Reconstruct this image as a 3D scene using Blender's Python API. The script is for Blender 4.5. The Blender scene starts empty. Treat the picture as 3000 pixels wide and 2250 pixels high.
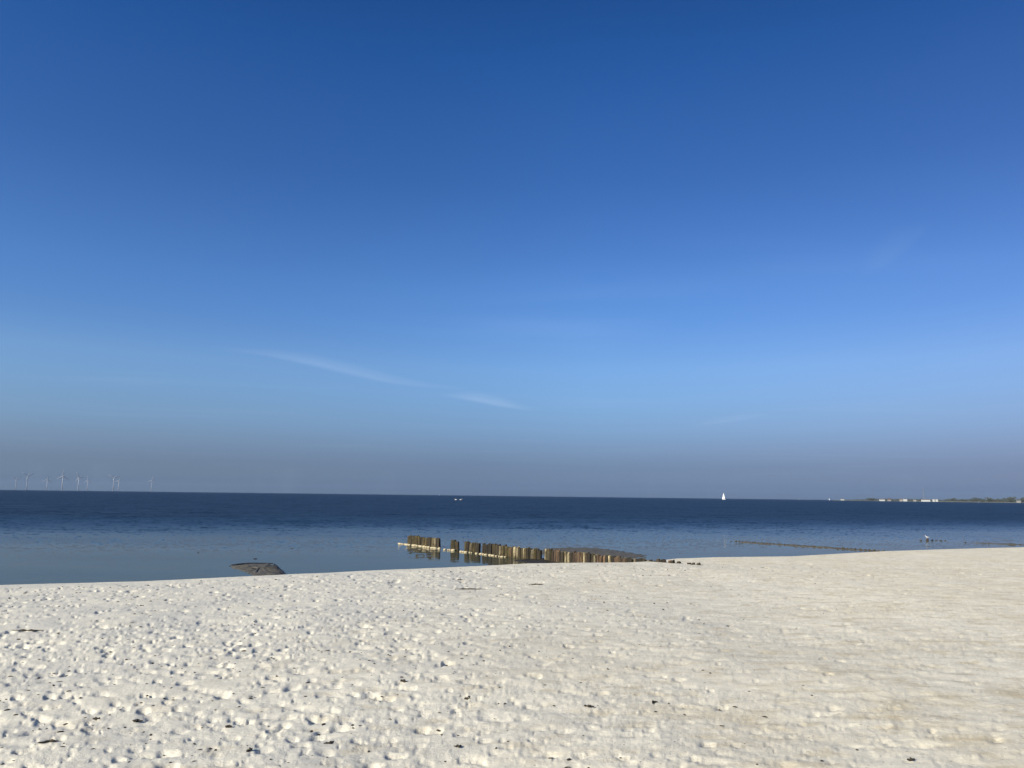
import bpy, bmesh, math, random
import numpy as np
from mathutils import Vector, Matrix

scene = bpy.context.scene
col = scene.collection
R = math.radians

# ------------------------------------------------------------------ camera
EYE = Vector((0.0, 0.0, 2.5))
cam_d = bpy.data.cameras.new('camera')
cam = bpy.data.objects.new('camera', cam_d); col.objects.link(cam)
cam_d.sensor_width = 36.0
cam_d.lens = 27.04
cam_d.clip_start = 0.05
cam_d.clip_end = 60000
CAM_M = Matrix.Translation(EYE) @ Matrix.Rotation(R(90 + 8.27), 4, 'X') @ Matrix.Rotation(R(0.70), 4, 'Z')
cam.matrix_world = CAM_M
scene.camera = cam

# ------------------------------------------------------------------ light
SUN_EL = R(25.5)
SUN_AZ = math.atan2(-0.80, -0.60)         # measured from +Y towards +X
sun_dir = Vector((math.sin(SUN_AZ) * math.cos(SUN_EL), math.cos(SUN_AZ) * math.cos(SUN_EL), math.sin(SUN_EL)))
ld = bpy.data.lights.new('sun', 'SUN')
ld.energy = 4.5
ld.angle = R(0.5)
ld.color = (1.0, 0.915, 0.775)
sun = bpy.data.objects.new('sun', ld); col.objects.link(sun)
sun.rotation_euler = sun_dir.to_track_quat('Z', 'Y').to_euler()
sun.location = (0, 0, 50)

scene.view_settings.view_transform = 'Standard'
scene.view_settings.look = 'None'
scene.view_settings.gamma = 1
scene.view_settings.exposure = 0.62

# ------------------------------------------------------------------ node helpers
class NB:
    def __init__(s, nt):
        s.nt = nt
    def n(s, t, **kw):
        nd = s.nt.nodes.new(t)
        for k, v in kw.items():
            setattr(nd, k, v)
        return nd
    def put(s, sock, v):
        if v is None: return
        if isinstance(v, bpy.types.NodeSocket): s.nt.links.new(v, sock)
        else:
            if isinstance(v, (tuple, list)) and len(v) == 3 and sock.type == 'RGBA': v = (*v, 1)
            sock.default_value = v
    def math(s, op, a, b=None, c=None, clamp=False):
        nd = s.n('ShaderNodeMath', operation=op, use_clamp=clamp)
        s.put(nd.inputs[0], a); s.put(nd.inputs[1], b)
        if c is not None: s.put(nd.inputs[2], c)
        return nd.outputs[0]
    def vmath(s, op, a, b=None, scale=None):
        nd = s.n('ShaderNodeVectorMath', operation=op)
        s.put(nd.inputs[0], a); s.put(nd.inputs[1], b)
        if scale is not None: s.put(nd.inputs['Scale'], scale)
        return nd.outputs['Value'] if op in ('DOT_PRODUCT', 'LENGTH', 'DISTANCE') else nd.outputs[0]
    def mix(s, f, a, b, blend='MIX'):
        nd = s.n('ShaderNodeMix', data_type='RGBA', blend_type=blend)
        s.put(nd.inputs[0], f); s.put(nd.inputs[6], a); s.put(nd.inputs[7], b)
        return nd.outputs[2]
    def noise(s, vec, scale, detail=3, rough=0.5, color=False, dist=0.0):
        nd = s.n('ShaderNodeTexNoise')
        s.put(nd.inputs['Vector'], vec); nd.inputs['Scale'].default_value = scale
        nd.inputs['Detail'].default_value = detail; nd.inputs['Roughness'].default_value = rough
        nd.inputs['Distortion'].default_value = dist
        return nd.outputs['Color' if color else 'Fac']
    def ramp(s, f, stops, interp='LINEAR'):
        nd = s.n('ShaderNodeValToRGB'); cr = nd.color_ramp; cr.interpolation = interp
        while len(cr.elements) < len(stops): cr.elements.new(0.5)
        for e, (p, c) in zip(cr.elements, stops):
            e.position = p
            if not isinstance(c, (tuple, list)): c = (c, c, c)
            e.color = (*c, 1) if len(c) == 3 else c
        s.put(nd.inputs[0], f)
        return nd.outputs[0]
    def mapr(s, v, a, b, c=0.0, d=1.0, smooth=False):
        nd = s.n('ShaderNodeMapRange', interpolation_type='SMOOTHSTEP' if smooth else 'LINEAR')
        for k, x in zip((0, 1, 2, 3, 4), (v, a, b, c, d)): s.put(nd.inputs[k], x)
        return nd.outputs[0]
    def xyz(s, v):
        nd = s.n('ShaderNodeSeparateXYZ'); s.put(nd.inputs[0], v); return nd.outputs
    def comb(s, x, y, z):
        nd = s.n('ShaderNodeCombineXYZ'); s.put(nd.inputs[0], x); s.put(nd.inputs[1], y); s.put(nd.inputs[2], z)
        return nd.outputs[0]
    def bump(s, h, strength=0.5, dist=0.01, normal=None):
        nd = s.n('ShaderNodeBump'); nd.inputs['Strength'].default_value = strength
        nd.inputs['Distance'].default_value = dist
        s.put(nd.inputs['Height'], h)
        if normal is not None: s.put(nd.inputs['Normal'], normal)
        return nd.outputs[0]

def new_mat(name):
    m = bpy.data.materials.new(name); m.use_nodes = True
    nt = m.node_tree; nt.nodes.clear()
    b = NB(nt)
    out = b.n('ShaderNodeOutputMaterial')
    p = b.n('ShaderNodeBsdfPrincipled')
    nt.links.new(p.outputs[0], out.inputs[0])
    return m, b, p

def srgb(r, g, b):
    f = lambda c: (c / 255) / 12.92 if c <= 10 else ((c / 255 + 0.055) / 1.055) ** 2.4
    return (f(r), f(g), f(b))

# ------------------------------------------------------------------ sky
world = bpy.data.worlds.new('World'); scene.world = world
world.use_nodes = True
wt = world.node_tree; wt.nodes.clear()
w = NB(wt)
wout = w.n('ShaderNodeOutputWorld'); bg = w.n('ShaderNodeBackground')
wt.links.new(bg.outputs[0], wout.inputs[0])
sky = w.n('ShaderNodeTexSky', sky_type='NISHITA')
sky.sun_disc = False
sky.sun_elevation = SUN_EL
sky.sun_rotation = SUN_AZ
sky.altitude = 0
sky.air_density = 1.0
sky.dust_density = 0.6
sky.ozone_density = 2.0
tc = w.n('ShaderNodeTexCoord')
D = w.vmath('NORMALIZE', tc.outputs['Generated'])
dx, dy, dz = w.xyz(D)
# the thin layers of this sky: deeper blue high up, dull mist low down
tint = w.ramp(w.mapr(dz, 0.0, 0.62), [
    (0.0000, (0.1043, 0.1908, 0.4766)),
    (0.0139, (0.1043, 0.1908, 0.4766)),
    (0.0222, (0.1315, 0.2149, 0.5055)),
    (0.0325, (0.1573, 0.2426, 0.5279)),
    (0.0449, (0.1728, 0.2473, 0.5116)),
    (0.0614, (0.1853, 0.2533, 0.4974)),
    (0.0822, (0.2195, 0.2914, 0.5301)),
    (0.1071, (0.2602, 0.3383, 0.5711)),
    (0.1363, (0.3082, 0.4081, 0.6437)),
    (0.1634, (0.3473, 0.4615, 0.6907)),
    (0.2091, (0.3980, 0.5390, 0.7837)),
    (0.2610, (0.4341, 0.5961, 0.8528)),
    (0.3555, (0.3555, 0.5670, 0.8963)),
    (0.4239, (0.3253, 0.5550, 0.9001)),
    (0.5026, (0.2839, 0.5060, 0.8611)),
    (0.6245, (0.2162, 0.4420, 0.8034)),
    (0.7377, (0.1775, 0.4191, 0.7980)),
    (0.8335, (0.1273, 0.3883, 0.7827)),
    (0.9165, (0.1027, 0.3411, 0.6980)),
    (1.0000, (0.1027, 0.3411, 0.6980))])
c = w.mix(1.0, sky.outputs[0], tint, 'MULTIPLY')
# warm glow added around the sun, behind the camera, to neutralise blue shadows; duller towards the far right
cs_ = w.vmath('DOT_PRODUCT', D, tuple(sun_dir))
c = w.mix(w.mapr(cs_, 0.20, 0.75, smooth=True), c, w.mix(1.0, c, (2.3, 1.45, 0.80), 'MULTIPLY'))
azf = w.mapr(w.math('ARCTAN2', dx, dy), 0.10, 0.62)
c = w.mix(azf, c, w.mix(1.0, c, (0.96, 0.84, 0.84), 'MULTIPLY'))
lowf = w.math('MULTIPLY', w.mapr(w.math('ARCTAN2', dx, dy), -0.05, -0.60), w.mapr(dz, 0.20, 0.04))
c = w.mix(lowf, c, w.mix(1.0, c, (1.28, 1.22, 1.14), 'MULTIPLY'))
# faint high cirrus, laid out on a flat layer overhead (direction divided by height)
inv = w.math('DIVIDE', 1.0, w.math('MAXIMUM', dz, 0.03))
px_ = w.math('MULTIPLY', dx, inv); py_ = w.math('MULTIPLY', dy, inv)
P = w.comb(px_, py_, 0.0)
rot = w.n('ShaderNodeMapping', vector_type='POINT'); w.put(rot.inputs[0], P)
rot.inputs['Rotation'].default_value = (0, 0, R(28)); rot.inputs['Scale'].default_value = (0.22, 0.9, 1)
cn = w.noise(rot.outputs[0], 0.9, 5, 0.55, dist=0.6)
cn2 = w.noise(P, 0.35, 2, 0.5)
veil = w.math('MULTIPLY', w.mapr(cn, 0.48, 0.80, smooth=True), w.mapr(cn2, 0.42, 0.66, smooth=True))
veil = w.math('MULTIPLY', veil, 0.08)
def streak(v, u0, v0, u1, v1, bend, wid, amp):
    # az/el plane: u = azimuth, v = elevation (radians), a thin spindle from end to end
    du, dv = u1 - u0, v1 - v0
    L = math.hypot(du, dv)
    a = w.math('DIVIDE', w.math('ADD', w.math('MULTIPLY', w.math('SUBTRACT', v[0], u0), du / L), w.math('MULTIPLY', w.math('SUBTRACT', v[1], v0), dv / L)), L)
    q = w.math('ADD', w.math('MULTIPLY', w.math('SUBTRACT', v[0], u0), -dv / L), w.math('MULTIPLY', w.math('SUBTRACT', v[1], v0), du / L))
    s1 = w.math('SINE', w.math('MULTIPLY', a, 2 * math.pi))
    q = w.math('ADD', q, w.math('MULTIPLY', s1, bend))
    env = w.math('MULTIPLY', w.mapr(a, 0.0, 0.42, smooth=True), w.mapr(a, 1.0, 0.52, smooth=True))
    ww = w.math('MULTIPLY', w.math('ADD', env, 0.25), wid)
    g = w.math('DIVIDE', q, ww)
    # crisp lower edge, soft upper edge
    up = w.mapr(g, 2.6, 0.0, smooth=True); lo = w.mapr(g, -0.9, 0.1, smooth=True)
    return w.math('MULTIPLY', w.math('MULTIPLY', w.math('MULTIPLY', up, lo), env), amp)
az = w.math('ARCTAN2', dx, dy); el = w.math('ARCSINE', dz)
wob = w.math('MULTIPLY', w.math('SUBTRACT', w.noise(w.comb(az, el, 0.0), 6, 3, 0.5), 0.5), 0.010)
el_w = w.math('ADD', el, wob)
uv = (az, el_w)
def ray_dir(px, py):
    """direction through a point of the 3000 x 2250 picture"""
    f = 27.04 / 36 * 3000
    v = Vector(((px - 1500) / f, -(py - 1125) / f, -1))
    return (CAM_M.to_3x3() @ v).normalized()
def azel(px, py):
    d = ray_dir(px, py); return math.atan2(d.x, d.y), math.asin(d.z)
A0 = azel(560, 1014); A1 = azel(1430, 1142)
st = streak(uv, *A0, *A1, -0.005, 0.0046, 0.11)
B0 = azel(1260, 1155); B1 = azel(1610, 1205)
st = w.math('ADD', st, streak(uv, *B0, *B1, -0.001, 0.0042, 0.15))
C0 = azel(1980, 1250); C1 = azel(2320, 1212)
st = w.math('ADD', st, streak(uv, *C0, *C1, 0.001, 0.0028, 0.06))
D0 = azel(2500, 830); D1 = azel(2760, 640)
st = w.math('ADD', st, streak(uv, *D0, *D1, 0.001, 0.010, 0.03))
clouds = w.math('ADD', st, veil, clamp=True)
c = w.mix(clouds, c, (4.2, 5.2, 6.6))
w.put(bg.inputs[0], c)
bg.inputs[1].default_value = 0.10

# ------------------------------------------------------------------ placing things
def at(px, py, z=0.0):
    """point of the level z seen at a point of the 3000 x 2250 picture"""
    d = ray_dir(px, py)
    t = (z - EYE.z) / d.z
    return EYE + d * t

def tag(o, label=None, cat=None, group=None, kind=None):
    if label: o['label'] = label
    if cat: o['category'] = cat
    if group: o['group'] = group
    if kind: o['kind'] = kind
    return o

def empty(name, loc, rz=0.0):
    o = bpy.data.objects.new(name, None); col.objects.link(o)
    o.location = loc; o.rotation_euler = (0, 0, rz); o.empty_display_size = 0.2
    return o

def mesh_obj(name, verts, faces, mat, parent=None, smooth=False, loc=None):
    me = bpy.data.meshes.new(name)
    me.from_pydata([tuple(v) for v in verts], [], faces)
    me.validate(); me.update()
    if smooth:
        me.polygons.foreach_set('use_smooth', [True] * len(me.polygons))
    me.materials.append(mat)
    o = bpy.data.objects.new(name, me); col.objects.link(o)
    if parent: o.parent = parent
    if loc is not None: o.location = loc
    return o

def box(V, F, x0, x1, y0, y1, z0, z1):
    b = len(V)
    V += [(x0, y0, z0), (x1, y0, z0), (x1, y1, z0), (x0, y1, z0), (x0, y0, z1), (x1, y0, z1), (x1, y1, z1), (x0, y1, z1)]
    F += [tuple(b + i for i in q) for q in ((0, 3, 2, 1), (4, 5, 6, 7), (0, 1, 5, 4), (1, 2, 6, 5), (2, 3, 7, 6), (3, 0, 4, 7))]

def loft(rings, cap=True):
    """rings: list of lists of points of equal length"""
    V = []; F = []; n = len(rings[0])
    for r in rings: V += [tuple(p) for p in r]
    for i in range(len(rings) - 1):
        for j in range(n):
            k = (j + 1) % n
            F.append((i * n + j, i * n + k, (i + 1) * n + k, (i + 1) * n + j))
    if cap:
        F.append(tuple(range(n - 1, -1, -1))); b = (len(rings) - 1) * n
        F.append(tuple(b + j for j in range(n)))
    return V, F

# ------------------------------------------------------------------ numpy noise
rng = np.random.default_rng(11)
_tab = rng.random((256, 256)).astype(np.float32)
def vnoise(x, y):
    xi = np.floor(x).astype(np.int64); yi = np.floor(y).astype(np.int64)
    fx = x - xi; fy = y - yi
    fx = fx * fx * fx * (fx * (fx * 6 - 15) + 10); fy = fy * fy * fy * (fy * (fy * 6 - 15) + 10)
    x0 = xi & 255; x1 = (xi + 1) & 255; y0 = yi & 255; y1 = (yi + 1) & 255
    a = _tab[x0, y0]; b_ = _tab[x1, y0]; c_ = _tab[x0, y1]; d_ = _tab[x1, y1]
    return (a + (b_ - a) * fx + (c_ - a) * fy + (a - b_ - c_ + d_) * fx * fy) * 2 - 1
def fbm(x, y, s, o=4, g=0.5):
    r = 0; a = 1.0
    for i in range(o):
        ca, sa = math.cos(0.7 * i + .3), math.sin(0.7 * i + .3)
        r = r + a * vnoise((x * ca - y * sa) * s + 17.3 * i, (x * sa + y * ca) * s + 5.1 * i)
        s *= 2.03; a *= g
    return r

# ------------------------------------------------------------------ crest of the beach
ZC = 0.42
cp = [at(px, py, ZC) for px, py in ((0, 1716), (400, 1705), (800, 1687), (1150, 1670), (1400, 1659), (1550, 1652), (1700, 1650),
                                    (1850, 1649), (1918, 1645), (1990, 1637), (2100, 1633), (2330, 1630), (2400, 1626), (2600, 1616), (2800, 1609), (3000, 1604))]
cx = np.array([p.x for p in cp]); cy = np.array([p.y for p in cp])
def crest(x):
    x = np.asarray(x, dtype=float)
    y = np.interp(x, cx, cy)
    y = np.where(x < cx[0], cy[0] + (x - cx[0]) * 0.42, y)
    y = np.where(x > cx[-1], cy[-1] + (x - cx[-1]) * 0.50, y)
    return y
def sand_base(x, y):
    s = (crest(x) - y) * 0.88          # metres landward of the crest
    land = ZC + 0.020 * np.maximum(s, 0) - 0.010 * np.minimum(np.maximum(s - 18, 0), 60)
    t = np.maximum(-s, 0)
    sea = ZC - 0.22 * t * t / (t + 0.8)
    z = np.where(s > 0, land, sea)
    return np.maximum(z, -0.9), s
def ground_z(x, y):
    z, s = sand_base(np.array([x]), np.array([y]))
    return float(z[0])

# ------------------------------------------------------------------ sand
def build_sand():
    th_d = np.radians(np.linspace(-37.5, 37.5, 1250))
    th_l = np.radians(np.linspace(-180, -37.5, 150)[:-1])
    th_r = np.radians(np.linspace(37.5, 180, 150)[1:])
    th = np.concatenate([th_l, th_d, th_r])
    r = [0.3]
    while r[-1] < 900:
        k = 1.0072 if 3.0 < r[-1] < 46 else (1.05 if r[-1] < 3 else 1.06)
        r.append(r[-1] * k)
    r = np.array(r)
    RR, TT = np.meshgrid(r, th, indexing='ij')
    X = RR * np.sin(TT); Y = RR * np.cos(TT)
    Z, S = sand_base(X, Y)
    land = np.clip((S + 0.8) / 1.6, 0, 1)
    near = np.clip(1.3 - RR / 60, 0.05, 1)
    # the trodden, wind-smoothed surface
    dry = np.clip(0.5 + 0.6 * fbm(X, Y, 0.10, 2), 0, 1)
    H = 0.035 * fbm(X, Y, 0.22, 2) + 0.011 * fbm(X, Y, 0.9, 2) 
    H += 0.0052 * fbm(X, Y * 1.9, 3.0, 4, 0.6) * (0.5 + 0.7 * dry)
    rid = 1 - np.abs(fbm(X + 40, Y, 2.2, 2))
    H += 0.005 * np.clip(rid, 0, 1) ** 3
    # small clods, with gaps
    lump = fbm(X, Y * 1.9, 7.0, 3, 0.55)
    gate = np.clip(0.4 + 1.2 * fbm(X + 90, Y - 30, 0.45, 3), 0, 1)
    H += 0.004 * np.maximum(lump - 0.30, 0) * gate - 0.008 * np.maximum(-lump - 0.35, 0) * gate
    H += 0.006 * np.maximum(fbm(X, Y, 17.0, 2) - 0.25, 0) * gate * (RR < 16)
    Z = Z + H * land * near
    # footprints and scuffs
    rs = np.random.default_rng(5)
    lr = np.log(r)
    n = 30000
    for i in range(n):
        rr = math.sqrt(rs.uniform(3.2 ** 2, 27 ** 2)); tt = math.radians(rs.uniform(-40, 40))
        if i < 9000: rr = rs.uniform(3.5, 13)
        # more trodden to the left, smoother to the right
        if rs.random() < 0.45 * (0.5 + tt / math.radians(80)) + 0.1: continue
        x0 = rr * math.sin(tt); y0 = rr * math.cos(tt)
        kind = rs.random()
        if kind < 0.04: L, W, d = rs.uniform(.09, .14), rs.uniform(.035, .055), rs.uniform(.009, .018)
        else:
            L = (.014 + .036 * rs.random() ** 2.6) * (1 + rr / 30); W = L * rs.uniform(.34, .72); d = W * (rs.uniform(.12, .45) if rs.random() < .42 + .45 * min(max((tt + 0.2) / 0.5, 0), 1) else rs.uniform(.6, 1.3))
        a = rs.normal(0.15, 0.38); sk = rs.uniform(-0.6, 0.6)
        ext = 2.6 * L
        i0 = np.searchsorted(r, rr - ext); i1 = np.searchsorted(r, rr + ext)
        dt = ext / rr
        j0 = np.searchsorted(th, tt - dt); j1 = np.searchsorted(th, tt + dt)
        if i1 <= i0 or j1 <= j0: continue
        x = X[i0:i1, j0:j1] - x0; y = Y[i0:i1, j0:j1] - y0
        u = (x * math.cos(a) + y * math.sin(a)) / L; v = (-x * math.sin(a) + y * math.cos(a)) / W
        q = np.sqrt((u * u + v * v)) * (1 + 0.35 * vnoise(x * 9 + i, y * 9))
        pit = -d * (1 - 1 / (1 + np.exp(-(q - 1.0) * 4.2)))
        rim = d * 0.12 * np.exp(-((q - 1.45) / 0.38) ** 2) * (1 + sk * u)
        sgn = 1.0 if kind < 0.92 else -0.4     # some are clods standing proud
        Z[i0:i1, j0:j1] += (1.2 - 0.35 * min(max((tt + 0.15) / 0.4, 0), 1)) * sgn * (pit + rim) * np.clip((S[i0:i1, j0:j1] - 0.3) / 1.0, 0, 1)
    nr, nt_ = X.shape
    V = np.stack([X, Y, Z], -1).reshape(-1, 3).astype(np.float32)
    ii, jj = np.meshgrid(np.arange(nr - 1), np.arange(nt_ - 1), indexing='ij')
    a = ii * nt_ + jj
    Q = np.stack([a, a + nt_, a + nt_ + 1, a + 1], -1).reshape(-1, 4).astype(np.int32)
    me = bpy.data.meshes.new('sand')
    me.vertices.add(len(V)); me.vertices.foreach_set('co', V.ravel())
    me.loops.add(Q.size); me.loops.foreach_set('vertex_index', Q.ravel()[::1])
    me.polygons.add(len(Q)); me.polygons.foreach_set('loop_start', np.arange(0, Q.size, 4, dtype=np.int32))
    me.polygons.foreach_set('use_smooth', np.ones(len(Q), dtype=bool))
    me.update(calc_edges=True); me.validate()
    me.flip_normals() if me.polygons[len(Q) // 2].normal.z < 0 else None
    o = bpy.data.objects.new('sand', me); col.objects.link(o)
    tag(o, 'pale dry beach sand pitted with footprints and clods', 'sand', kind='structure')
    # height lookup for things laid on it
    def hz(x, y):
        rr = math.hypot(x, y); tt = math.atan2(x, y)
        i = min(max(np.searchsorted(r, rr), 1), nr - 1); j = min(max(np.searchsorted(th, tt), 1), nt_ - 1)
        return float(max(Z[i, j], Z[i - 1, j], Z[i, j - 1]))
    return o, hz

m_sand, b, p = new_mat('dry_sand')
geo = b.n('ShaderNodeNewGeometry'); pos = geo.outputs['Position']
big = b.noise(pos, 0.16, 3, 0.5)
mid = b.noise(pos, 0.9, 4, 0.6)
x_, y_, z_ = b.xyz(pos)
warm = b.mapr(b.math('ADD', b.math('MULTIPLY', x_, 0.06), b.math('MULTIPLY', b.math('SUBTRACT', big, 0.5), 1.6)), -0.35, 0.6, smooth=True)
base = b.mix(warm, srgb(200, 199, 193), srgb(216, 208, 188))
damp_n = b.noise(b.comb(b.math('MULTIPLY', x_, 0.8), b.math('MULTIPLY', y_, 1.9), 0.0), 0.9, 5, 0.62)
damp_a = b.math('MULTIPLY', b.mapr(x_, -1.0, 3.0), b.mapr(y_, 13.0, 6.5))
damp = b.math('MULTIPLY', b.mapr(damp_n, 0.48, 0.68, smooth=True), b.math('MULTIPLY', damp_a, 1.0))
base = b.mix(damp, base, srgb(186, 172, 142))
base = b.mix(b.mapr(mid, 0.35, 0.75), base, srgb(224, 220, 206))
grain = b.noise(pos, 160, 2, 0.6)
base = b.mix(b.mapr(grain, 0.3, 0.7, 0.0, 0.25), base, srgb(170, 158, 134))
mot = b.noise(b.comb(b.math('MULTIPLY', x_, 2.2), b.math('MULTIPLY', y_, 4.2), 0.0), 1.0, 4, 0.62)
base = b.mix(b.math('MULTIPLY', b.mapr(mot, 0.50, 0.68, smooth=True), b.mapr(x_, -5.0, 4.0, 0.15, 0.62)), base, srgb(180, 167, 140))
base = b.mix(b.math('MULTIPLY', b.mapr(mot, 0.46, 0.30, smooth=True), b.mapr(x_, -5.0, 3.0, 0.25, 0.6)), base, srgb(236, 229, 208))
fl = b.noise(pos, 13.0, 3, 0.6)
fl2 = b.noise(pos, 1.3, 3, 0.6)
base = b.mix(b.math('MULTIPLY', b.mapr(fl, 0.55, 0.66, smooth=True), b.mapr(fl2, 0.35, 0.65, 0.15, 0.6)), base, srgb(240, 234, 216))
fk = b.noise(b.vmath('ADD', pos, (31.0, 7.0, 3.0)), 19.0, 3, 0.65)
base = b.mix(b.math('MULTIPLY', b.mapr(fk, 0.63, 0.72, smooth=True), 0.45), base, srgb(120, 114, 104))
# tiny dark shell and weed crumbs
vor = b.n('ShaderNodeTexVoronoi'); b.put(vor.inputs['Vector'], pos); vor.inputs['Scale'].default_value = 22
vc = b.xyz(vor.outputs['Color'])
crumb = b.math('MULTIPLY', b.math('LESS_THAN', vor.outputs['Distance'], 0.17), b.math('GREATER_THAN', vc[0], 0.93))
base = b.mix(b.math('MULTIPLY', crumb, 0.6), base, srgb(96, 90, 80))
bright = b.math('MULTIPLY', b.math('LESS_THAN', vor.outputs['Distance'], 0.20), b.math('GREATER_THAN', vc[1], 0.93))
base = b.mix(b.math('MULTIPLY', bright, 0.7), base, srgb(238, 230, 206))
wet = b.mapr(z_, 0.20, 0.02, smooth=True)
base = b.mix(wet, base, srgb(112, 102, 84))
b.put(p.inputs['Base Color'], base)
b.put(p.inputs['Roughness'], b.mapr(wet, 0, 1, 0.95, 0.35))
p.inputs['Specular IOR Level'].default_value = 0.25
h = b.math('ADD', b.math('MULTIPLY', b.noise(pos, 30, 4, 0.65), 1.0), b.math('MULTIPLY', b.noise(pos, 120, 2, 0.6), 0.25))
b.put(p.inputs['Normal'], b.bump(h, 0.7, 0.010))
sand, hz = build_sand()
sand.data.materials.append(m_sand)

# ------------------------------------------------------------------ sea
m_sea, b, p = new_mat('sea_water')
geo = b.n('ShaderNodeNewGeometry'); pos = geo.outputs['Position']
x_, y_, z_ = b.xyz(pos)
# distance off the shore (shore runs roughly along y = 25 + 0.45 x)
off = b.math('MULTIPLY', b.math('SUBTRACT', b.math('SUBTRACT', y_, b.math('MULTIPLY', x_, 0.30)), 25.0), 0.95)
patch = b.noise(b.comb(b.math('MULTIPLY', x_, 0.030), b.math('MULTIPLY', y_, 0.10), 0.0), 1.0, 4, 0.55)
off2 = b.math('ADD', off, b.math('MULTIPLY', b.math('SUBTRACT', patch, 0.5), 18.0))
wind = b.mapr(off2, 2.0, 42.0, smooth=True)
wind_far = b.mapr(off2, 16.0, 72.0, smooth=True)
slope = b.math('ADD', b.math('MULTIPLY', b.math('POWER', wind, 1.5), 0.85), b.math('MULTIPLY', wind_far, 1.0))
streaks = b.noise(b.comb(b.math('MULTIPLY', x_, 0.05), b.math('MULTIPLY', y_, 0.9), 1.0), 1.0, 4, 0.6)
slope = b.math('ADD', slope, b.mapr(streaks, 0.38, 0.66, 0.010, 0.10))
gust = b.noise(b.comb(b.math('MULTIPLY', x_, 0.012), b.math('MULTIPLY', y_, 0.02), 3.0), 1.0, 4, 0.6)
slope = b.math('MULTIPLY', slope, b.mapr(gust, 0.3, 0.7, 0.75, 1.25))
sp = b.comb(b.math('MULTIPLY', x_, 0.7), y_, 0.0)
n1 = b.vmath('SUBTRACT', b.noise(sp, 0.9, 3, 0.6, color=True), (0.5, 0.5, 0.5))
n2 = b.vmath('SUBTRACT', b.noise(sp, 5.0, 3, 0.6, color=True), (0.5, 0.5, 0.5))
n3 = b.vmath('SUBTRACT', b.noise(sp, 0.14, 3, 0.6, color=True), (0.5, 0.5, 0.5))
nn = b.vmath('ADD', b.vmath('ADD', n1, n2), b.vmath('SCALE', n3, scale=b.math('MULTIPLY', wind_far, 0.6)))
nn = b.vmath('MULTIPLY', b.vmath('SCALE', nn, scale=slope), (1, 1, 0))
# wavelets that lengthen and widen with the distance off the shore
offp = b.math('ADD', b.math('MAXIMUM', off, 0.0), 22.0)
wu = b.math('DIVIDE', x_, b.math('MULTIPLY', offp, 0.010))
wv = b.math('MULTIPLY', b.math('LOGARITHM', offp, math.e), 17.0)
chop = b.noise(b.comb(wu, wv, 2.0), 1.6, 4, 0.7)
chop2 = b.noise(b.comb(b.math('MULTIPLY', x_, 0.05), b.math('MULTIPLY', y_, 0.035), 5.0), 1.0, 3, 0.65)
chop = b.math('ADD', b.math('SUBTRACT', chop, 0.5), b.math('MULTIPLY', b.math('SUBTRACT', chop2, 0.5), 0.25))
nn = b.vmath('ADD', nn, b.comb(0.0, b.math('MULTIPLY', chop, b.math('MULTIPLY', wind, 1.3)), 0.0))
nrm = b.vmath('NORMALIZE', b.vmath('ADD', nn, (0, 0, 1)))
b.put(p.inputs['Normal'], nrm)
shal = b.noise(b.comb(b.math('MULTIPLY', x_, 0.08), b.math('MULTIPLY', y_, 0.22), 7.0), 1.0, 3, 0.5)
shallow = b.mapr(off2, 46.0, 6.0, smooth=True)
deep_c = b.mix(b.mapr(gust, 0.35, 0.65), (0.006, 0.020, 0.045), (0.009, 0.026, 0.054))
shal_c = b.mix(b.mapr(shal, 0.4, 0.65), (0.040, 0.046, 0.034), (0.060, 0.064, 0.048))
b.put(p.inputs['Base Color'], b.mix(shallow, deep_c, shal_c))
b.put(p.inputs['Roughness'], b.math('ADD', b.mapr(wind, 0, 1, 0.05, 0.26), b.math('MULTIPLY', wind_far, 0.24)))
b.put(p.inputs['IOR'], b.mapr(shallow, 0, 1, 1.33, 1.08))
def build_sea():
    th = np.linspace(0, 2 * math.pi, 181)[:-1]
    V = []; F = []
    rr = [0.0, 8, 30, 90, 300, 1000, 3500, 9000, 14500]
    V.append((0, 25, 0))
    for r_ in rr[1:]:
        V += [(r_ * math.cos(t), 25 + r_ * math.sin(t), 0) for t in th]
    n = len(th)
    for j in range(n): F.append((0, 1 + j, 1 + (j + 1) % n))
    for i in range(len(rr) - 2):
        for j in range(n):
            k = (j + 1) % n
            F.append((1 + i * n + j, 1 + (i + 1) * n + j, 1 + (i + 1) * n + k, 1 + i * n + k))
    o = mesh_obj('water', V, F, m_sea)
    return tag(o, 'calm blue sea, glassy near the beach and rippled further out', 'sea', kind='structure')
build_sea()

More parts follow.
